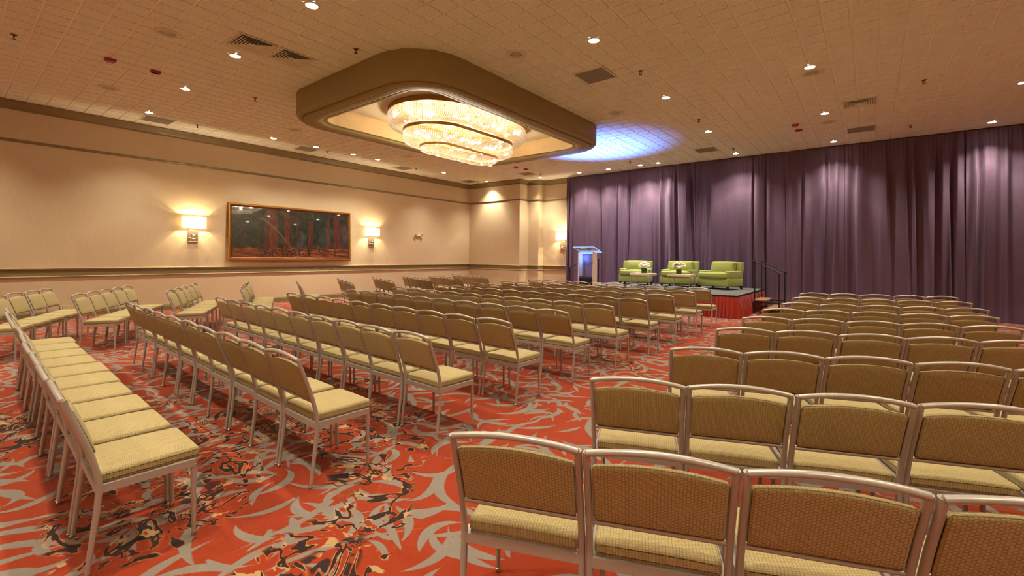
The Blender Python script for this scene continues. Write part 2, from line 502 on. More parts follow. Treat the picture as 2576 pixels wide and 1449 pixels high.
M['petal'] = simple('white_petal', rgb(240, 228, 208), 0.7, var=0.06, scale=60)
M['leaf'] = simple('leaf_green', rgb(66, 104, 34), 0.6, var=0.2, scale=60)
M['lime'] = simple('lime_bloom', rgb(196, 200, 96), 0.7, var=0.1, scale=60)
M['ivory'] = simple('ivory_plastic', rgb(226, 200, 158), 0.5, var=0.03)
M['skirt_shadow'] = M['dark']

# ------------------------------------------------------------------ setting
ZC = 4.82
XL, XR, YF = -14.82, 5.2, -5.5
PATH = [(XL, YF), (XL, 15.45), (-11.85, 15.45), (-11.85, 16.10), (-11.32, 16.10), (-11.32, 16.48), (XR, 16.48)]
YB = 16.48

fl = MB().box(XL - 0.2, XR + 0.2, YF - 0.2, YB + 0.2, -0.2, 0.0).build('floor', M['carpet'])
tag(fl, 'red orange carpet with grey leaves and dark branch print', kind='structure')

def wall_strip(name, pts, lab):
    mb = MB()
    for (a, b) in zip(pts[:-1], pts[1:]):
        mb.add([(a[0], a[1], 0), (b[0], b[1], 0), (b[0], b[1], ZC + 0.1), (a[0], a[1], ZC + 0.1)], [(0, 1, 2, 3)])
    o = mb.build(name, M['wall'])
    return tag(o, lab, kind='structure')
MB().box(XL - 0.2, XL, YF, 15.45, 0, ZC + 0.1)
wl = MB().box(XL - 0.2, XL, YF - 0.2, 15.65, 0, ZC + 0.1).build('wall_left', M['wall'])
tag(wl, 'long cream papered wall with sconces and painting', kind='structure')
wb = MB().box(XL, -11.85, 15.45, 16.7, 0, ZC + 0.1).box(-11.85, -11.32, 16.10, 16.7, 0, ZC + 0.1).box(-11.32, XR, 16.48, 16.7, 0, ZC + 0.1).build('wall_back', M['wall'])
tag(wb, 'stepped cream papered wall at the far corner', kind='structure')
wr = MB().box(XR, XR + 0.2, YF - 0.2, YB + 0.2, 0, ZC + 0.1).build('wall_right', M['wall']); tag(wr, 'cream papered wall on the right side', kind='structure')
wf = MB().box(XL, XR, YF - 0.2, YF, 0, ZC + 0.1).build('wall_front', M['wall']); tag(wf, 'cream papered wall behind the camera', kind='structure')

def sweep(path, prof):
    """profile (d = distance into the room, z) swept along the wall path with mitred corners"""
    mb = MB(); loops = []
    n = len(path)
    for i, p in enumerate(path):
        ds = []
        for (a, b) in ((i - 1, i), (i, i + 1)):
            if 0 <= a and b < n:
                q = Vector(path[b]) - Vector(path[a]); q.normalize(); ds.append(Vector((q.y, -q.x)))
        if len(ds) == 1: nrm = ds[0]
        else:
            nrm = (ds[0] + ds[1]); nrm = nrm / (1 + ds[0].dot(ds[1]))
        loops.append([(p[0] + nrm.x * d, p[1] + nrm.y * d, z) for d, z in prof])
    mb.loft(loops, closed=True)
    return mb
def trim(name, prof, mat, lab, parent=None):
    o = sweep(PATH, prof).build(name, mat, parent, smooth=35)
    fixn(o)
    if parent is None: tag(o, lab, kind='structure')
    return o
trim('trim_1', [(0, ZC), (0, 4.63), (0.012, 4.63), (0.02, 4.655), (0.02, 4.665), (0.03, 4.668), (0.05, 4.69), (0.085, 4.73), (0.12, 4.775), (0.135, 4.79), (0.15, 4.795), (0.15, ZC)], M['trim'], 'olive tan crown moulding below the ceiling')
trim('trim_2', [(0, 3.99), (0, 3.925), (0.012, 3.925), (0.016, 3.945), (0.032, 3.955), (0.036, 3.985), (0.02, 3.99)], M['trim'], 'narrow olive tan picture rail high on the walls')
tr3 = trim('trim_3', [(0, 1.105), (0, 0.955), (0.014, 0.955), (0.014, 1.105)], M['trim'], 'wide olive tan chair rail band with beaded edges')
trim('rail_bead', [(0, 1.14), (0, 1.10), (0.03, 1.10), (0.045, 1.112), (0.05, 1.128), (0.04, 1.14)], M['bead'], None, tr3)
trim('rail_bead', [(0, 0.955), (0, 0.915), (0.022, 0.915), (0.03, 0.925), (0.04, 0.942), (0.03, 0.955)], M['bead'], None, tr3)
trim('baseboard_left', [(0, 0.14), (0, 0), (0.018, 0), (0.018, 0.112), (0.012, 0.12), (0.012, 0.128), (0.006, 0.14)], M['trim'], 'olive tan baseboard along the papered walls')

# ceiling: recessed grooves between small square tiles
ceil = MB().box(XL - 0.2, XR + 0.2, YF - 0.2, YB + 0.2, ZC + 0.014, ZC + 0.2).build('ceiling', M['grid'])
tag(ceil, 'grooved tan acoustic tile ceiling', kind='structure')
TP, TX0, TY0 = 0.312, 0.074, 1.455
CX, CY, CA, CB, CR = -7.65, 7.68, 2.25, 3.23, 1.0
def tile_mb(x=0, y=0, mb=None, hs=0.143):
    mb = mb or MB()
    b = 0.006; z0, z1 = ZC + 0.014, ZC
    vs_ = [(x - hs, y - hs, z0), (x + hs, y - hs, z0), (x + hs, y + hs, z0), (x - hs, y + hs, z0)]
    h = hs - b
    vs_ += [(x - hs, y - hs, z1 + 0.004), (x + hs, y - hs, z1 + 0.004), (x + hs, y + hs, z1 + 0.004), (x - hs, y + hs, z1 + 0.004)]
    vs_ += [(x - h, y - h, z1), (x + h, y - h, z1), (x + h, y + h, z1), (x - h, y + h, z1)]
    f = [(11, 10, 9, 8)]
    for j in range(4):
        k = (j + 1) % 4
        f.append((j, j + 4, k + 4, k)); f.append((j + 4, j + 8, k + 8, k + 4))
    return mb.add(vs_, f)
tme = tile_mb().mesh('tile', M['tile'])
tiles = []
for i in range(-48, 17):
    for j in range(-24, 49):
        x = TX0 + (i + 0.5) * TP; y = TY0 + (j + 0.5) * TP
        if not (XL + 0.05 < x < XR and YF < y < YB - 0.1): continue
        if abs(x - CX) < CA - 0.45 and abs(y - CY) < CB - 0.45: continue
        v = Vector((x, y, ZC - CAM_H))
        zc = v.dot(fw)
        px = FPX * v.dot(rt) / zc if zc > 0.2 else 1e6
        py = FPX * v.dot(up) / zc if zc > 0.2 else 1e6
        inview = zc > 0.2 and -1330 < px < 1330 and py < 690
        tiles.append((0 if inview else 1, zc if zc > 0.2 else 50, x, y))
tiles.sort()
rest = MB()
for k, (a, zc, x, y) in enumerate(tiles):
    if k < 300: inst('tile', tme, ceil, (x, y, 0))
    else: tile_mb(x, y, rest)
tag(rest.build('tile_field', M['tile'], ceil), kind='stuff')

def rrect(cx, cy, a, b, r, z, n=10):
    P = []
    for q, (sx, sy) in enumerate(((1, 1), (-1, 1), (-1, -1), (1, -1))):
        for k in range(n + 1):
            t = PI / 2 * (q + k / n)
            P.append((cx + sx * (a - r) + r * math.cos(t), cy + sy * (b - r) + r * math.sin(t), z))
    return P
prof = [(0, ZC + 0.01), (0, 4.42), (0.012, 4.385), (0.04, 4.355), (0.075, 4.342), (0.10, 4.340), (0.118, 4.348), (0.122, 4.362), (0.132, 4.365), (0.14, 4.355), (0.14, 4.330), (0.15, 4.322),
        (0.30, 4.322), (0.304, 4.330), (0.312, 4.330), (0.316, 4.322), (0.42, 4.322), (0.46, 4.330), (0.50, 4.350), (0.53, 4.368), (0.545, 4.372), (0.545, 4.362), (0.60, 4.362), (0.61, 4.37)]
cof = MB().loft([rrect(CX, CY, CA - d, CB - d, max(CR - d, 0.3), z, 14) for d, z in prof]).build('coffer', M['coffer'], ceil, smooth=40)
fixn(cof); cof['label'] = 'olive tan rounded coffer around the chandelier'
ci = MB().loft([rrect(CX, CY, CA - 0.61, CB - 0.61, 0.39, z, 14) for z in (4.37, 4.76)]).build('coffer_lining', M['coffer_in'], ceil, smooth=40)
fixn(ci); ci['label'] = 'golden lining inside the ceiling coffer'
cp = MB(); L_ = rrect(CX, CY, CA - 0.58, CB - 0.58, 0.4, 4.76, 14); cp.add(L_, [tuple(range(len(L_)))[::-1]])
cp.build('coffer_panel', M['plaster'], ceil)

# ------------------------------------------------------------------ recessed downlights
trim_me = MB().lathe([(0.105, 0.0), (0.105, -0.008), (0.098, -0.012), (0.080, -0.010), (0.076, -0.004), (0.074, 0.004)], 28).mesh('trim_ring', M['white'], 50)
lens_mb = MB().lathe([(0.001, -0.007), (0.076, -0.007)], 28); lens_me = lens_mb.mesh('lens', M['lens'])
DL = {3.04: [-13.37, -10.85, -8.36, -5.85, -3.35, -0.85, 2.2], 12.46: [-13.39, -10.92, -8.4, -5.87, -3.36, -0.85, 2.2],
      15.58: [-10.9, -9.02, -7.78, -6.52, -5.87, -3.38, -0.86, 2.23], 9.3: [-3.35, -0.85, 2.2], 6.18: [-3.34, -0.85, 2.2],  # unseen right-hand fixtures beside the coffer also added for light
      0.0: [-13.37, -10.85, -8.36, -5.85, -3.35, -0.85, 2.2], -2.9: [-8.36, -5.85, -3.35, -0.85, 2.2]}  # both rows lie out of view, added for their light
LW = [5.9, 7.17, 8.45, 9.39]
dls = []
rown = {15.58: 'row nearest the curtain', 12.46: 'second row from the curtain', 9.3: 'third row from the curtain', 6.18: 'fourth row from the curtain',
        3.04: 'row before the chandelier', 0.0: 'added unseen row, back of the room', -2.9: 'added unseen row behind the camera'}
for yy, xs in DL.items():
    for k, xx in enumerate(xs):
        if yy in (9.3, 6.18): lab = 'round recessed downlight right of the coffer, %s from it, %s' % (ORD[k], rown[yy])
        else: lab = 'round recessed downlight, %s from the painting wall, %s' % (ORD[k], rown[yy])
        dls.append((xx, yy, lab))
for k, yy in enumerate(LW):
    dls.append((-13.42, yy, 'round recessed downlight left of the coffer along the painting wall, %s from the front' % ORD[k]))
dls.append((-13.4, 15.04, 'round recessed downlight tight in the far corner beside the papered walls'))
for (x, y, lab) in dls:
    e = empty('downlight', (x, y, ZC), 0, lab, 'downlight', 'recessed downlights in the ceiling')
    inst('trim_ring', trim_me, e); inst('lens', lens_me, e)
    lamp('downlight_lamp', 'SPOT', (0, 0, -0.03), P_DOWN, WARM, e, 0.045, 110, 1.0)
    if y > 12 or x < -13:
        lamp('downlight_beam', 'SPOT', (0, 0, -0.025), P_BEAM * (1.7 if y > 15 else 1), WARM, e, 0.03, 74, 0.35)

# ------------------------------------------------------------------ chairs
def arc_pts(a, b, rise, n=9, back=0.0):
    P = []
    for i in range(n):
        t = i / (n - 1); s = 4 * t * (1 - t)
        P.append((a[0] + (b[0] - a[0]) * t, a[1] + (b[1] - a[1]) * t - back * s, a[2] + (b[2] - a[2]) * t + rise * s))
    return P
def post_y(z):
    # rear leg and back post: foot at y 0, forward at the seat, raked back to the top
    pts = [(0.0, 0.0), (0.20, 0.022), (0.36, 0.040), (0.46, 0.036), (0.58, 0.004), (0.70, -0.040), (0.833, -0.093)]
    for (z0, y0), (z1, y1) in zip(pts[:-1], pts[1:]):
        if z <= z1: return y0 + (y1 - y0) * (z - z0) / (z1 - z0)
    return pts[-1][1]
def make_chair():
    e = empty('banquet_chair')
    F = M['frame']; hw = 0.232
    for sx in (-1, 1):
        zs = [0.012, 0.10, 0.20, 0.30, 0.38, 0.43, 0.48, 0.56, 0.64, 0.72, 0.80, 0.838]
        def sy(z):
            a = [post_y(min(max(z + dz, 0), 0.833)) for dz in (-0.05, -0.025, 0, 0.025, 0.05)]
            return sum(a) / 5
        l = MB().tube([(sx * hw, sy(z), z) for z in zs], [0.0105 + 0.003 * min(1, z / 0.3) for z in zs], 10, up=(1, 0, 0)).build('leg', F, e, 40)
        MB().lathe([(0.001, 0.0), (0.0125, 0.0), (0.0135, 0.006), (0.0125, 0.016), (0.010, 0.018)], 10, (sx * hw, 0, 0)).build('foot_glide', M['glide'], l, 40)
        zs2 = [0.012, 0.12, 0.25, 0.38]
        l = MB().tube([(sx * (0.212 + 0.008 * z), 0.425 - 0.02 * z, z) for z in zs2], [0.0100, 0.0118, 0.0130, 0.0140], 10).build('leg', F, e, 40)
        MB().lathe([(0.001, 0.0), (0.0118, 0.0), (0.0128, 0.006), (0.0118, 0.018), (0.009, 0.02)], 10, (sx * 0.212, 0.425, 0)).build('foot_glide', M['glide'], l, 40)
    MB().tube([(-hw - 0.006, -0.093, 0.834)] + arc_pts((-hw, -0.093, 0.835), (hw, -0.093, 0.835), 0.026, 11, 0.012) + [(hw + 0.006, -0.093, 0.834)],
              [0.004] + [0.0125] * 11 + [0.004], 10).build('top_rail', F, e, 50)
    MB().tube([(-hw, post_y(0.55), 0.55), (hw, post_y(0.55), 0.55)], 0.0095, 8).build('back_rail', F, e, 50)
    a = MB()
    a.box(-hw, hw, 0.028, 0.048, 0.372, 0.410)
    a.box(-0.216, 0.216, 0.408, 0.428, 0.372, 0.410)
    for sx in (-1, 1): a.box(sx * 0.222 - 0.010, sx * 0.222 + 0.010, 0.04, 0.42, 0.372, 0.410)
    a.build('seat_frame', F, e)
    def seatfn(c):
        x, y, z = c
        if z > 0.44:
            k = max(0, 1 - (abs(x) / 0.215) ** 4) * max(0, 1 - (abs(y - 0.235) / 0.215) ** 4)
            z += 0.014 * k
        x *= 1 - 0.03 * max(0, (y - 0.2)) / 0.25
        return (x, y, z)
    MB().rbox(-0.217, 0.217, 0.040, 0.448, 0.408, 0.466, 0.018, 3, seatfn, sub=3).build('seat', M['fabric'], e, 60)
    def backfn(c):
        x, y, z = c
        s = 1 - (x / 0.222) ** 2
        k = (z - 0.565) / (0.79 - 0.565)
        z2 = z + max(0, k) * (0.024 * s)
        yy = y + post_y(min(z, 0.833)) - 0.010 * s * max(0, k)
        if y > 0.005:
            yy += 0.012 * max(0, 1 - (abs(x) / 0.21) ** 4) * max(0, 1 - (abs(k - 0.5) / 0.5) ** 4)
        elif y < -0.005:
            yy -= 0.004 * max(0, 1 - (abs(x) / 0.21) ** 4) * max(0, 1 - (abs(k - 0.5) / 0.5) ** 4)
        return (x, yy, z2)
    MB().rbox(-0.2165, 0.2165, -0.013, 0.022, 0.562, 0.785, 0.011, 3, backfn, sub=5).build('backrest', M['fabric'], e, 60)
    return e
proto = make_chair()
used = [False]
def place_chair(rx, ry, th, lab, grp):
    """rx, ry: plan position of the middle of the top rail; th: rotation"""
    th += random.uniform(-0.006, 0.006)
    rx += random.uniform(-0.002, 0.002); 
    jy = random.uniform(-0.012, 0.012)
    oy = 0.093 + jy
    x = rx - math.sin(th) * oy; y = ry + math.cos(th) * oy
    far = math.hypot(x, y) > 7.5
    if not used[0]: c = proto; used[0] = True
    else: c = copy_tree(proto, None, ('foot_glide',) if far else ())
    c.location = (x, y, 0); c.rotation_euler = (0, 0, th)
    tag(c, lab, 'chair', grp)
PIT = 0.4965
CROWS = [(-2.82, 0.34), (-2.81, 1.41), (-2.76, 2.43), (-2.80, 3.53), (-2.79, 4.62), (-2.71, 5.62), (-2.70, 6.74), (-2.66, 7.82), (-2.65, 9.00), (-2.70, 10.26)]
for r, (x1, y1) in enumerate(CROWS):
    th = math.radians(-1.7)
    for k in range(10):
        s = (k + 0.5) * PIT
        place_chair(x1 - s * math.cos(th) - 0.0, y1 - s * math.sin(th), th,
                    'tan banquet chair, %s from its right end, %s row from the stage, middle block' % (ORD[k], ORD[9 - r]), 'chairs of the middle block')
RROWS = [(-1.22, 1.18), (-1.20, 2.22), (-1.15, 3.32), (-1.14, 4.52), (-1.13, 5.58), (-1.12, 6.66), (-1.05, 7.75), (-1.06, 9.00), (-1.08, 10.25)]
for r, (x0, y0) in enumerate(RROWS):
    th = math.radians(22.5)
    for k in range(5):
        s = (k + 0.5) * 0.4960 - 0.012
        place_chair(x0 + s * math.cos(th), y0 + s * math.sin(th), th,
                    'tan banquet chair, %s from its left end, %s row from the stage, right block' % (ORD[k], ORD[8 - r]), 'chairs of the right block')
LROWS = [((-11.57, 1.29), (-9.34, 0.20)), ((-11.57, 2.39), (-9.38, 1.24)), ((-11.55, 3.48), (-9.40, 2.42)), ((-11.57, 4.57), (-9.38, 3.55)), ((-11.68, 5.75), (-9.45, 4.75)),
         ((-11.70, 6.90), (-9.30, 5.88)), ((-11.80, 8.10), (-9.40, 7.10)), ((-11.80, 9.25), (-9.50, 8.40)), ((-11.60, 10.20), (-9.35, 9.45)), ((-11.85, 11.50), (-9.50, 10.75))]
for r, (W_, A_) in enumerate(LROWS):
    th = math.atan2(A_[1] - W_[1], A_[0] - W_[0])
    for k in range(5):
        s = (k + 0.5) * PIT
        place_chair(A_[0] - s * math.cos(th), A_[1] - s * math.sin(th), th,
                    'tan banquet chair, %s from the aisle, %s row from the stage, painting wall block' % (ORD[k], ORD[9 - r]), 'chairs of the block beside the painting wall')

# ------------------------------------------------------------------ stage
SX0, SX1, SY0, SY1, SZ = -7.72, -2.65, 12.41, 15.98, 0.576
st = empty('stage_platform', ((SX0 + SX1) / 2, (SY0 + SY1) / 2, 0), 0, 'low platform stage with grey carpeted deck before the curtain', 'stage')
ox, oy = (SX0 + SX1) / 2, (SY0 + SY1) / 2
MB().box(SX0 - ox, SX1 - ox, SY0 - oy, SY1 - oy, SZ - 0.05, SZ).build('deck', M['deck'], st)
eb = MB()
for (a, b, c, d) in ((SX0 - 0.012, SX1 + 0.012, SY0 - 0.012, SY0), (SX1, SX1 + 0.012, SY0, SY1), (SX0 - 0.012, SX0, SY0, SY1)):
    eb.box(a - ox, b - ox, c - oy, d - oy, SZ - 0.055, SZ - 0.001)
eb.build('edge_band', M['black'], st)
for xx in (SX0 + 0.25, (SX0 + SX1) / 2, SX1 - 0.25):
    for yy in (SY0 + 0.25, SY1 - 0.25):
        MB().tube([(xx - ox, yy - oy, 0), (xx - ox, yy - oy, SZ - 0.05)], 0.025, 8).build('leg', M['black'], st)
def pleats(path, z0, z1, amp, step, seed, flare=0.06, rows=8):
    rnd = random.Random(seed)
    P = [Vector(p) for p in path]; mb = MB()
    pts = []; nr = []
    for a, b in zip(P[:-1], P[1:]):
        L = (b - a).length; n = max(2, int(L / (step / 6))); t = (b - a) / L; nn = Vector((t.y, -t.x))
        for i in range(n):
            pts.append(a + t * L * i / n); nr.append(nn)
    pts.append(P[-1]); nr.append(nr[-1])
    for i in range(1, len(nr) - 1):
        pass
    sm = []
    for i in range(len(nr)):
        v = Vector((0, 0))
        for k in range(-4, 5): v += nr[min(max(i + k, 0), len(nr) - 1)]
        sm.append(v.normalized())
    ph = 0; off = []
    f2 = 0
    for i in range(len(pts)):
        ph += 2 * PI / 6 * rnd.uniform(0.45, 1.6)
        f2 += rnd.uniform(-0.25, 0.25); f2 *= 0.95
        off.append(math.sin(ph) * rnd.uniform(0.5, 1) + f2)
    loops = []
    for k in range(rows):
        t = k / (rows - 1); z = z1 + (z0 - z1) * t
        a = amp * (0.25 + 0.75 * t)
        loops.append([(p.x + m.x * (0.014 + flare * t + a * o), p.y + m.y * (0.014 + flare * t + a * o), z) for p, m, o in zip(pts, sm, off)])
    mb.loft(loops, closed=False)
    return mb
sk = pleats([(SX0, SY1), (SX0, SY0), (SX1, SY0), (SX1, SY1)][::1], 0.008, SZ - 0.045, 0.036, 0.10, 4)
sk = sk.build('stage_skirt', M['satin'], None, 60)
tag(sk, 'pleated red satin skirt hanging around the stage', 'stage skirt')

def stairs(side, lab):
    e = empty('stage_stairs', (SX1 + 0.08 if side > 0 else SX0 - 0.08, 14.45, 0), 0 if side > 0 else PI, lab, 'stairs', 'portable steps at the stage ends')
    # local: +x leads away from the stage, y across
    for k, (xa, xb, z) in enumerate(((0.0, 0.32, 0.385), (0.33, 0.64, 0.195))):
        MB().rbox(xa, xb, -0.53, 0.53, z - 0.035, z, 0.006, 1).build('tread', M['tread'], e)
    for s in (-1, 1):
        y = s * 0.50
        for xa, zt in ((0.03, 1.43), (0.62, 1.13)):
            MB().box(xa - 0.016, xa + 0.016, y - 0.016, y + 0.016, 0.0, zt).build('post', M['black'], e)
        MB().tube([(-0.03, y, 1.46), (0.03, y, 1.435), (0.62, y, 1.125), (0.68, y, 1.10)], 0.014, 8).build('handrail', M['black'], e, 40)
        MB().box(0.03, 0.62, y - 0.012, y + 0.012, 0.30, 0.33).box(0.03, 0.62, y - 0.012, y + 0.012, 0.10, 0.125).build('stringer', M['black'], e)
        MB().tube([(0.03, y, 0.06), (0.34, y, 0.34)], 0.012, 6).build('brace', M['black'], e)
        MB().lathe([(0.001, 0), (0.03, 0), (0.03, 0.02), (0.016, 0.03)], 10, (0.03, y, 0)).build('foot', M['black'], e)
        MB().lathe([(0.001, 0), (0.03, 0), (0.03, 0.02), (0.016, 0.03)], 10, (0.62, y, 0)).build('foot', M['black'], e)
    return e
stairs(1, 'black railed portable steps at the right end of the stage')
stairs(-1, 'black railed portable steps behind the lectern at the left stage end')

# ------------------------------------------------------------------ armchairs
def armchair(x, y, rz, lab):
    e = empty('armchair', (x, y, SZ), rz, lab, 'armchair', 'green armchairs on the stage')
    G = M['green']; W2 = 0.50
    MB().rbox(-W2, W2, -0.44, 0.38, 0.10, 0.335, 0.02, 2).build('base', G, e, 50)
    for s in (-1, 1):
        MB().rbox(min(s * W2, s * (W2 - 0.165)), max(s * W2, s * (W2 - 0.165)), -0.36, 0.36, 0.32, 0.555, 0.035, 4).build('arm', G, e, 50)
    def tilt(c):
        return (c.x, c.y + (c.z - 0.3) * 0.22, c.z)
    MB().rbox(-W2, W2, 0.20, 0.36, 0.32, 0.82, 0.035, 4, tilt).build('backrest', G, e, 50)
    def puff(x0, x1, y0, y1, z0, z1, k, r, fn=None):
        cx_, cy_, cz_ = (x0 + x1) / 2, (y0 + y1) / 2, (z0 + z1) / 2
        def f(c):
            a = (c.x - cx_) / (x1 - x0) * 2; b = (c.y - cy_) / (y1 - y0) * 2; d = (c.z - cz_) / (z1 - z0) * 2
            q = Vector(c)
            q.z += (k if fn is tcush else k * 0.25) * max(0, 1 - a * a) * max(0, 1 - b * b) * d
            q.y += k * max(0, 1 - a * a) * max(0, 1 - d * d) * b
            return fn(q) if fn else q
        return MB().rbox(x0, x1, y0, y1, z0, z1, r, 4, f, sub=4)
    def tcush(c):
        # seat cushion widens in front of the arms
        if c.y < -0.36: c.x *= 1.0 + 0.42 * min(1, (-0.36 - c.y) / 0.04)
        return c
    puff(-0.335, 0.335, -0.47, 0.22, 0.335, 0.50, 0.03, 0.045, tcush).build('seat_cushion', G, e, 50)
    puff(-0.36, 0.36, 0.0, 0.20, 0.475, 0.83, 0.045, 0.05, lambda c: (c.x, c.y + (c.z - 0.45) * 0.30, c.z)).build('back_cushion', G, e, 50)
    for sx in (-1, 1):
        for yy in (-0.39, 0.34):
            t = 0.02 * (1 if yy > 0 else -0.3)
            MB().loft([[(sx * (0.45 + a) + dx * h, yy + b + dy * h, z) for dx, dy in ((-1, -1), (1, -1), (1, 1), (-1, 1))] for a, b, h, z in ((0.005, t, 0.020, 0.0), (0, 0, 0.032, 0.105))]).build('leg', M['darkwood'], e)
    return e
armchair(-6.42, 15.02, math.radians(13), 'green armchair nearest the lectern, behind the left table')
armchair(-4.95, 15.10, math.radians(0), 'green armchair in the middle of the three on stage')
armchair(-3.64, 14.86, math.radians(-17), 'green armchair nearest the right stage steps')

# ------------------------------------------------------------------ side tables with flowers
def side_table(x, y, rz, lab):
    e = empty('side_table', (x, y, SZ), rz, lab, 'side table', 'pale side tables on the stage')
    MB().rbox(-0.34, 0.34, -0.27, 0.27, 0.365, 0.435, 0.004, 1).build('table_top', M['palewood'], e)
    for sx in (-1, 1):
        for sy in (-1, 1):
            MB().box(sx * 0.315 - 0.012, sx * 0.315 + 0.012, sy * 0.245 - 0.012, sy * 0.245 + 0.012, 0, 0.385).build('leg', M['steel'], e)
    fr = MB()
    for s in (-1, 1): fr.box(-0.315, 0.315, s * 0.245 - 0.008, s * 0.245 + 0.008, 0.36, 0.385)
    fr.build('apron', M['steel'], e)
def flowers(x, y, z, lab, seed):
    rnd = random.Random(seed)
    e = empty('flower_arrangement', (x, y, z), rnd.uniform(0, 1), lab, 'flowers', 'white flowers on the stage tables')
    e.scale = (1.22, 1.22, 1.22)
    v = MB().rbox(-0.062, 0.062, -0.062, 0.062, 0.0, 0.125, 0.006, 1).build('vase', M['vase'], e)
    for i in range(38):
        ph = rnd.uniform(0, 2 * PI); el = math.acos(rnd.uniform(-0.05, 1)); R = rnd.uniform(0.095, 0.13)
        c = Vector((math.cos(ph) * math.sin(el) * R * 1.15, math.sin(ph) * math.sin(el) * R * 1.15, 0.165 + math.cos(el) * R * 0.95))
        mb = MB(); r = rnd.uniform(0.026, 0.036)
        for q in range(5):
            a = q * 2 * PI / 5 + ph
            mb.sphere(c + Vector((math.cos(a) * r * 0.55, math.sin(a) * r * 0.55, rnd.uniform(-0.4, 0.4) * r)), r * 0.62, 7, 4)
        mb.sphere(c + Vector((0, 0, r * 0.3)), r * 0.55, 7, 4)
        mb.build('bloom', M['petal'] if i % 8 else M['lime'], e, 60)
    for i in range(16):
        a = rnd.uniform(0, 2 * PI); el = rnd.uniform(-0.1, 0.9)
        d = Vector((math.cos(a) * math.cos(el), math.sin(a) * math.cos(el), math.sin(el))); s = Vector((-math.sin(a), math.cos(a), 0))
        b0 = Vector((0, 0, 0.14)) + d * 0.08
        mb = MB(); L = rnd.uniform(0.06, 0.10)
        mb.add([b0, b0 + d * L * 0.5 + s * 0.018 + Vector((0, 0, 0.006)), b0 + d * L, b0 + d * L * 0.5 - s * 0.018 + Vector((0, 0, 0.006)), b0 + d * L * 0.5], [(0, 4, 1), (4, 2, 1), (0, 3, 4), (4, 3, 2)])
        mb.build('leaf', M['leaf'], e)
side_table(-5.78, 14.12, 0, 'pale wood side table before the left and middle green armchairs')
side_table(-4.59, 14.18, 0, 'pale wood side table before the middle and right green armchairs')
flowers(-5.77, 14.14, SZ + 0.435, 'white bouquet in green cube vase on the left side table', 3)
flowers(-4.68, 14.20, SZ + 0.435, 'white bouquet in green cube vase on the right side table', 8)

# ------------------------------------------------------------------ lectern
le = empty('lectern', (-7.06, 12.74, SZ), 0, 'acrylic lectern with maple side columns and blue lit top', 'lectern')
for s in (-1, 1):
    c = MB(); loops = []
    for z in (0.02, 1.06 + 0.0):
        L2 = []
        for k in range(9):
            t = -1 + 2 * k / 8
            L2.append((s * (0.275 + 0.035 * (1 - t * t)), t * 0.12, z + (0.0 if z < 0.5 else -0.03 * (t))))
        for k in range(9):
            t = 1 - 2 * k / 8
            L2.append((s * (0.245), t * 0.12, z + (0.0 if z < 0.5 else -0.03 * (t))))
        loops.append(L2)
    c.loft(loops); n = 18
    c.f.append(tuple(range(n))); c.f.append(tuple(range(2 * n - 1, n - 1, -1)))
    fixn(c.build('column', M['maple'], le, 40))
MB().box(-0.31, 0.31, -0.17, 0.17, 0, 0.02).build('base_plate', M['black'], le)
MB().box(-0.245, 0.245, -0.108, -0.098, 0.03, 1.07).build('front_panel', M['acrylic'], le)
sh = MB().box(-0.24, 0.24, -0.08, 0.10, 0.02, 0.28); sh.box(-0.24, 0.24, -0.08, 0.12, 0.30, 0.32)
sh.build('shelf_box', M['dark'], le)
def slope(c):
    return (c[0], c[1], c[2] + 1.165 - (c[1]) * 0.33)
top = MB().box(-0.365, 0.365, -0.245, 0.255, -0.007, 0.007); top.v = [slope(v) for v in top.v]
tp = top.build('reading_top', M['acrylic'], le)
ed = MB()
for (a, b, c_, d) in ((-0.37, 0.37, -0.25, -0.246), (-0.37, 0.37, 0.256, 0.26), (-0.37, -0.366, -0.25, 0.26), (0.366, 0.37, -0.25, 0.26)):
    k = MB().box(a, b, c_, d, -0.010, 0.010); ed.add([slope(v) for v in k.v], k.f)
ed.build('lit_edge', M['acrylic_edge'], tp)
MB().box(-0.24, 0.24, -0.112, -0.106, 1.03, 1.075).box(-0.245, -0.238, -0.112, -0.106, 0.2, 1.07).build('light_strip', M['acrylic_edge'], le)
MB().rbox(-0.10, 0.10, -0.02, 0.10, 0.985, 1.03, 0.005, 1).build('lamp_housing', M['black'], le)
BLUE = (0.10, 0.24, 1.0)
lamp('lectern_lamp', 'SPOT', (0.0, 0.04, 1.30), 1100, BLUE, le, 0.02, 78, 1.0, aim=(0.16, -0.14, 1))
lamp('lectern_glow', 'POINT', (0.0, 0.03, 0.9), 4, BLUE, le, 0.03)

# ------------------------------------------------------------------ drapes
def drape_profile(x0, x1, seed):
    rnd = random.Random(seed)
    nodes = []; x = x0; sgn = 1
    while x < x1 + 0.3:
        sp = rnd.choice([0.05, 0.07, 0.10, 0.15, 0.22, 0.32]) * rnd.uniform(0.8, 1.2)
        nodes.append((x, sgn * rnd.uniform(0.25, 1.0)))
        sgn = -sgn if rnd.random() < 0.85 else sgn
        x += sp
    return nodes
def interp(nodes, x):
    for (a, va), (b, vb) in zip(nodes[:-1], nodes[1:]):
        if x <= b:
            t = max(0, (x - a) / (b - a)); t = t * t * (3 - 2 * t)
            return va + (vb - va) * t
    return nodes[-1][1]
PANELS = [(-9.95, -7.72), (-7.72, -4.78), (-4.78, -2.62), (-2.62, -0.62), (-0.62, 1.86), (1.86, 4.9)]
names = ['leftmost purple curtain beside the papered wall', 'purple curtain behind the green armchairs', 'purple curtain behind the right stage steps',
         'purple curtain right of the stage steps', 'purple curtain behind the rear of the right chair block', 'rightmost purple curtain reaching the floor']
YD = 16.17
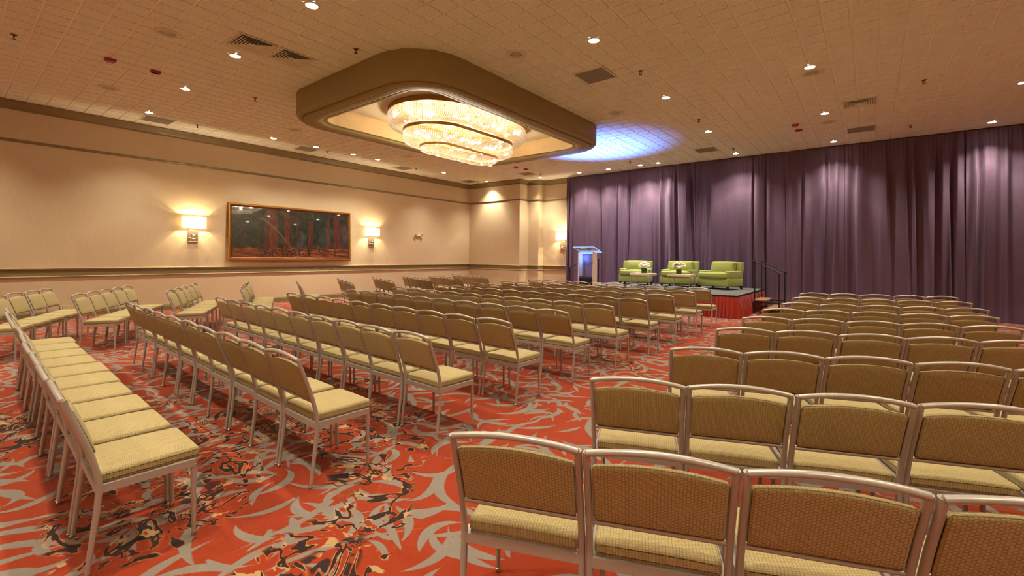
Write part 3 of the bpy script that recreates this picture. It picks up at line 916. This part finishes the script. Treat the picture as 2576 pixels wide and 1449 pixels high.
for pi, (xa, xb) in enumerate(PANELS):
    A = drape_profile(xa, xb, 31 + pi); B = drape_profile(xa, xb, 71 + pi)
    n = int((xb - xa) / 0.014); rows = 22; loops = []
    for r in range(rows):
        t = r / (rows - 1); z = 4.795 * (1 - t) + 0.006 * t
        L2 = []
        for i in range(n + 1):
            x = xa + (xb - xa) * i / n
            edge = min(1, (x - xa) / 0.10, (xb - x) / 0.10)
            top = 0.022 * math.sin(x * 2 * PI / 0.085 + 1.2 * math.sin(x * 5)) * max(0, 1 - t * 7)
            drift = 0.10 * t * math.sin(x * 1.7 + pi)
            a = interp(A, min(max(x + drift, xa), xb)); b = interp(B, x)
            bl = min(1, max(0, (t - 0.25) / 0.6))
            amp = (0.018 + 0.085 * min(1, t * 5)) * (1 + 0.35 * math.sin(x * 2.3 + pi) + 0.25 * math.sin(x * 0.9))
            y = YD - (a * (1 - 0.45 * bl) + b * 0.45 * bl) * amp - top
            if edge < 1: y += 0.05 * (1 - edge) ** 2
            if t > 0.93: y -= 0.05 * (t - 0.93) / 0.07
            if r == 0: y = YD
            L2.append((x, y, z))
        loops.append(L2)
    mb = MB().loft(loops, closed=False)
    o = mb.build('curtain', M['drape'], None, 80)
    fixn(o)
    tag(o, names[pi], 'curtain', 'purple pipe drapes across the back')
rail = MB().tube([(-9.98, YD + 0.03, 4.785), (4.95, YD + 0.03, 4.785)], 0.02, 8).build('drape_rail', M['dark'])
tag(rail, 'dark rail along the ceiling carrying the purple drapes', 'curtain rail')

# ------------------------------------------------------------------ sconces, painting, wall fittings
def sconce(x, y, z, rz, lab):
    """local: wall at y=0, +y into the room, x along the wall"""
    e = empty('wall_sconce', (x, y, z), rz, lab, 'wall lamp', 'crystal ball wall sconces')
    MB().rbox(-0.12, 0.12, 0.0, 0.022, 0.0, 0.62, 0.004, 1).build('backplate', M['nickel'], e)
    MB().box(-0.112, 0.112, 0.022, 0.028, 0.02, 0.04).build('plate_lip', M['white'], e)
    sd = MB()
    a, d0, d1, z0, z1, th_ = 0.275, 0.035, 0.165, 0.40, 0.70, 0.004
    ring = lambda k, z: [(-a + k, d0 + k, z), (a - k, d0 + k, z), (a - k, d1 - k, z), (-a + k, d1 - k, z)]
    sd.loft([ring(0, z0), ring(0, z1), ring(th_, z1), ring(th_, z0), ring(0, z0)])
    fixn(sd.build('shade', M['shade'], e))
    MB().tube([(-0.10, 0.10, 0.725), (-0.05, 0.10, 0.735), (0, 0.10, 0.725), (0.05, 0.10, 0.735), (0.10, 0.10, 0.725)], 0.008, 6).sphere((0, 0.10, 0.74), 0.016, 8, 5).build('finial', M['nickel'], e, 50)
    MB().tube([(0, 0.02, 0.55), (0, 0.10, 0.55)], 0.01, 8).tube([(0, 0.10, 0.42), (0, 0.10, 0.72)], 0.006, 8).build('lamp_stem', M['nickel'], e)
    MB().sphere((0.0, 0.085, 0.17), 0.074, 16, 10).build('crystal_ball', M['ball'], e, 60)
    MB().sphere((-0.075, 0.06, 0.165), 0.035, 12, 8).sphere((0.075, 0.06, 0.165), 0.035, 12, 8).build('crystal_bead', M['ball'], e, 60)
    MB().tube([(-0.12, 0.06, 0.12), (0.14, 0.06, 0.12)], 0.007, 8).build('ball_rod', M['nickel'], e)
    lamp('sconce_lamp', 'POINT', (-0.10, 0.10, 0.55), P_SCONCE / 2, (1, 0.80, 0.50), e, 0.02)
    lamp('sconce_lamp', 'POINT', (0.10, 0.10, 0.55), P_SCONCE / 2, (1, 0.80, 0.50), e, 0.02)
sconce(XL, 4.39, 1.81, -PI / 2, 'lit wall sconce left of the forest painting')
sconce(XL, 10.12, 1.82, -PI / 2, 'lit wall sconce right of the forest painting')
sconce(-10.30, 16.48, 1.82, PI, 'lit wall sconce half hidden by the purple drape')

for k, xx in enumerate((-12.6, -9.2, -5.8, -2.4, 1.0)):  # unseen sconces added to lift the ceiling and chair backs
    sconce(xx, YF, 1.82, 0, 'added unseen fill sconce behind the camera, %s from the painting wall' % ORD[k])
for k, yy in enumerate((-3.6, -0.3, 3.0, 6.5, 10.12)):  # more sconces added out of view for fill from the right
    sconce(XR, yy, 1.82, PI / 2, 'added unseen fill sconce on the right side wall, %s from the rear' % ORD[k])
pt = empty('framed_painting', (XL, 7.23, 1.30), 0, 'wide gilt framed painting of a redwood forest on the left wall', 'painting')
pt.rotation_euler = (0, -0.035, 0); pt.location.x += 0.062
PW, PHt = 3.98, 1.72
loopsP = []
for d, xx in ((0, 0.0), (0, 0.045), (0.02, 0.060), (0.05, 0.062), (0.06, 0.05), (0.085, 0.045), (0.10, 0.035)):
    loopsP.append([(xx, -PW / 2 + d, d), (xx, PW / 2 - d, d), (xx, PW / 2 - d, PHt - d), (xx, -PW / 2 + d, PHt - d)])
fixn(MB().loft(loopsP[:5]).build('frame', M['gold'], pt))
fixn(MB().loft(loopsP[4:]).build('frame_lip', M['gold_dark'], pt))
MB().box(0.004, 0.036, -PW / 2 + 0.095, PW / 2 - 0.095, 0.095, PHt - 0.095).build('canvas', M['painting'], pt)

em = empty('emergency_light', (XL, 12.38, 2.30), 0, 'small white twin head emergency light on the left wall', 'emergency light')
MB().rbox(0, 0.07, -0.13, 0.13, 0.0, 0.11, 0.01, 2).build('housing', M['ivory'], em)
for s in (-1, 1):
    MB().tube([(0.06, s * 0.13, 0.10), (0.13, s * 0.17, 0.09)], [0.03, 0.055], 12).build('lamp_head', M['ivory'], em, 50)
ou = empty('wall_outlet', (XL, 1.86, 0.165), 0, 'ivory wall outlet plate low on the left wall', 'outlet')
MB().rbox(0, 0.008, -0.075, 0.075, 0, 0.095, 0.002, 1).build('plate', M['ivory'], ou)
for a in (-0.04, 0.0, 0.04):
    for b in (0.03, 0.065):
        MB().box(0.008, 0.010, a - 0.008, a + 0.008, b - 0.006, b + 0.006).build('socket_slot', M['dark'], ou)

# ------------------------------------------------------------------ ceiling fittings
def speaker_me():
    a = MB().lathe([(0.175, 0.0), (0.175, -0.006), (0.168, -0.010), (0.105, -0.010), (0.100, -0.006)], 36).mesh('rim', M['vent'], 40)
    b = MB()
    for r in (0.09, 0.072, 0.054, 0.036, 0.018):
        b.lathe([(r, -0.002), (r, -0.011), (r - 0.007, -0.011), (r - 0.007, -0.002)], 28)
    b = b.mesh('cone_ring', M['vent'], 40)
    c = MB().lathe([(0.001, -0.001), (0.102, -0.001)], 28).mesh('recess', M['vent_shade'])
    return a, b, c
spa, spb, spc = speaker_me()
def grid_label(what, x, y, xs, ys):
    i = min(range(len(xs)), key=lambda k: abs(xs[k] - x)); j = min(range(len(ys)), key=lambda k: abs(ys[k] - y))
    return '%s, %s line from the painting wall, %s row from the curtain' % (what, ORD[i], ORD[j])
sx_, sy_ = [-12.06, -8.33, -4.6, -0.84], [13.31, 9.65, 5.85, 2.09]
for (x, y) in ((-8.33, 2.1), (-12.04, 2.08), (-12.06, 5.85), (-4.59, 5.85), (-12.18, 9.7), (-4.62, 9.63), (-0.84, 9.62), (-0.84, 13.31)):
    e = empty('ceiling_speaker', (x, y, ZC), 0, grid_label('round ceiling speaker grille', x, y, sx_, sy_), 'speaker', 'round ceiling speakers')
    inst('rim', spa, e); inst('cone_ring', spb, e); inst('recess', spc, e)
gx_, gy_ = [-13.95, -10.84, -3.98, -0.23], [14.55, 10.89, 7.25, 3.35]
gf = MB().loft([rrect(0, 0, a, a, 0.004, z, 1) for a, z in ((0.30, 0.0), (0.30, -0.008), (0.275, -0.010), (0.275, -0.003))]).mesh('grille_frame', M['vent'])
gp = MB()
for k in range(28):
    y = -0.27 + k * 0.02
    gp.box(-0.275, 0.275, y, y + 0.012, -0.006, -0.001)
gp = gp.mesh('grille_face', M['grille'])
for (x, y) in ((-13.94, 3.35), (-13.95, 7.13), (-13.96, 10.89), (-14.0, 14.6), (-3.97, 7.4), (-3.99, 14.54), (-0.23, 14.52), (-10.84, 14.57)):
    e = empty('return_grille', (x, y, ZC), 0, grid_label('square grey return air grille', x, y, gx_, gy_), 'air grille', 'square return air grilles')
    inst('grille_frame', gf, e); inst('grille_face', gp, e)
dfr = MB().loft([rrect(0, 0, a, a, 0.003, z, 1) for a, z in ((0.285, 0.0), (0.285, -0.012), (0.262, -0.014), (0.258, 0.01))]).mesh('diffuser_frame', M['vent'])
dvo = MB().box(-0.26, 0.26, -0.26, 0.26, -0.002, 0.0).mesh('diffuser_back', M['dark'])
dl_me = []
for k in range(6):
    a = 0.258 - k * 0.040
    dl_me.append(MB().loft([rrect(0, 0, a - i, a - i, 0.002, z, 1) for i, z in ((0.0, -0.016), (0.004, -0.018), (0.034, -0.004), (0.030, -0.003), (0.0, -0.016))]).mesh('louvre', M['vent']))
dcen = MB().box(-0.026, 0.026, -0.026, 0.026, -0.010, -0.004).mesh('centre_plate', M['vent'])
for (x, y, lab) in ((-7.69, 3.03, 'square louvred air diffuser before the coffer, farther from the chandelier'), (-7.69, 3.66, 'square louvred air diffuser before the coffer, nearer the chandelier'),
                    (-0.22, 12.05, 'square louvred air diffuser near the right drapes')):
    e = empty('air_diffuser', (x, y, ZC), 0, lab, 'air diffuser', 'louvred ceiling diffusers')
    inst('diffuser_frame', dfr, e); inst('diffuser_back', dvo, e); inst('centre_plate', dcen, e)
    for m_ in dl_me: inst('louvre', m_, e)
px_, py_ = [-13.65, -10.3, -6.53, -3.25, 0.74], [14.8, 11.25, 7.7, 4.12, 0.67]
sp1 = MB().lathe([(0.04, 0), (0.04, -0.004), (0.014, -0.010), (0.012, -0.03), (0.001, -0.03)], 14).mesh('escutcheon', M['brass'], 40)
sp2 = MB().tube([(-0.02, 0, -0.02), (-0.02, 0, -0.05), (0, 0, -0.065), (0.02, 0, -0.05), (0.02, 0, -0.02)], 0.005, 6).lathe([(0.001, -0.066), (0.028, -0.066), (0.028, -0.070), (0.001, -0.070)], 12).mesh('deflector', M['black'], 40)
for (x, y) in ((-10.28, .67), (-10.27, 4.13), (-13.63, 4.1), (-13.69, 7.71), (-6.52, 4.13), (-13.62, 11.25), (-13.69, 14.83), (-10.37, 14.87), (-3.23, 7.7), (-3.25, 11.23), (-3.28, 14.81), (-6.56, 14.79), (0.74, 11.22), (0.73, 14.78)):
    e = empty('fire_sprinkler', (x, y, ZC), 0, grid_label('tiny dark fire sprinkler', x, y, px_, py_), 'sprinkler', 'ceiling fire sprinklers')
    inst('escutcheon', sp1, e); inst('deflector', sp2, e)
al1 = MB().rbox(-0.075, 0.075, -0.055, 0.055, -0.038, 0.0, 0.006, 2).mesh('housing', M['red_alarm'])
al2 = MB().rbox(-0.045, 0.045, -0.03, 0.03, -0.07, -0.038, 0.012, 2).mesh('strobe', M['clear'])
al3 = MB().box(-0.055, 0.055, -0.035, 0.035, -0.041, -0.038).mesh('sounder', M['dark'])
for (x, y, kind, lab) in ((-10.23, 1.78, 1, 'red fire alarm strobe on the left ceiling, farther from the coffer'), (-10.24, 2.41, 0, 'red fire alarm sounder on the left ceiling, nearer the coffer'),
                          (-10.31, 13.19, 1, 'red fire alarm strobe beyond the chandelier'), (-10.26, 13.74, 0, 'red fire alarm sounder beyond the chandelier'),
                          (-1.49, 13.06, 1, 'red fire alarm strobe near the right drapes'), (-1.48, 13.64, 0, 'red fire alarm sounder near the right drapes')):
    e = empty('fire_alarm', (x, y, ZC), PI / 2 if x < -5 else 0, lab, 'fire alarm', 'red ceiling fire alarms')
    inst('housing', al1, e); inst('strobe' if kind else 'sounder', al2 if kind else al3, e)

# ------------------------------------------------------------------ chandelier
HX, HY = -7.66, 7.67
ch = empty('chandelier', (HX, HY, 4.70), 0, 'three tier oblong crystal chandelier with brass bands in the coffer', 'chandelier')
def stad(a, b, z, n=96):
    """oblong loop with even spacing"""
    per = 4 * (b - a) + 2 * PI * a; P = []
    for k in range(n):
        s = per * k / n
        h = b - a
        if s < 2 * h: P.append((a, -h + s, z))
        elif s < 2 * h + PI * a:
            q = (s - 2 * h) / a; P.append((a * math.cos(q), h + a * math.sin(q), z))
        elif s < 4 * h + PI * a:
            P.append((-a, h - (s - 2 * h - PI * a), z))
        else:
            q = (s - 4 * h - PI * a) / a; P.append((-a * math.cos(q), -h - a * math.sin(q), z))
    return P
Z0 = 4.70
def band(a, b, z, h, nm='band'):
    lo = [stad(a + d, b + d, z + zz - Z0, 96) for d, zz in ((0, 0), (0.014, 0), (0.014, h), (0, h), (0, 0))]
    return fixn(MB().loft(lo).build(nm, M['brass'], ch, 40))
TI = [(1.075, 1.81, 4.635, 0.10), (0.755, 1.49, 4.245, 0.065), (0.395, 1.115, 3.925, 0.045)]
for a, b, z, h in TI: band(a, b, z, h)
cpl = MB(); LL = stad(1.06, 1.795, 4.722 - Z0, 64); cpl.add(LL, [tuple(range(64))]); cpl.build('uplight_plate', M['bronze'], ch)  # opaque plate added to keep lamp uplight off the coffer panel
for xx in (-0.5, 0.5):
    for yy in (-1.0, 0, 1.0):
        MB().tube([(xx, yy, 4.70 - Z0), (xx, yy, 4.76 - Z0)], 0.015, 8).build('hanger_rod', M['brass'], ch)
def bead_tier(a0, b0, z0, a1, b1, z1, n, m, bulge, r):
    mb = MB()
    base = []
    for k in range(m):
        t = (k + 0.5) / m
        # swag: leaves nearly downward, then curls inward
        ia = t ** 2.2; zz = math.sin(t * PI / 2) ** 0.8
        a = a0 + (a1 - a0) * ia + bulge * math.sin(PI * t); b = b0 + (b1 - b0) * ia + bulge * math.sin(PI * t)
        z = z0 + (z1 - z0) * zz - 0.03 * math.sin(PI * t)
        base.append(stad(a, b, z - Z0, n))
    for loop in base:
        for (x, y, z) in loop:
            mb.add([(x + r, y, z), (x, y + r, z), (x - r, y, z), (x, y - r, z), (x, y, z + r), (x, y, z - r)],
                   [(0, 1, 4), (1, 2, 4), (2, 3, 4), (3, 0, 4), (1, 0, 5), (2, 1, 5), (3, 2, 5), (0, 3, 5)])
    o = mb.build('crystal_strands', M['crystal'], ch)
    return tag(o, kind='stuff')
bead_tier(1.085, 1.82, 4.635, 0.76, 1.495, 4.335, 236, 17, 0.03, 0.0150)
bead_tier(0.765, 1.50, 4.24, 0.40, 1.12, 3.99, 178, 14, 0.03, 0.0150)
bead_tier(0.40, 1.12, 3.92, 0.03, 0.72, 3.845, 120, 9, 0.01, 0.0150)
for k, (zz, a, b, n) in enumerate(((4.47, 0.72, 1.40, 9), (4.14, 0.38, 1.05, 7))):
    for (x, y, z) in stad(a, b, zz - Z0, n):
        cl = MB()
        for q in range(5):
            an = q * 2 * PI / 5
            cl.sphere((x + 0.05 * math.cos(an), y + 0.05 * math.sin(an), z + 0.02 * (q % 2)), 0.016, 8, 5)
        cl.build('bulb_cluster', M['bulb'], ch, 60)
        lamp('chandelier_lamp', 'POINT', (x, y, z - 0.06), P_CHAND, (1, 0.89, 0.68), ch, 0.04)
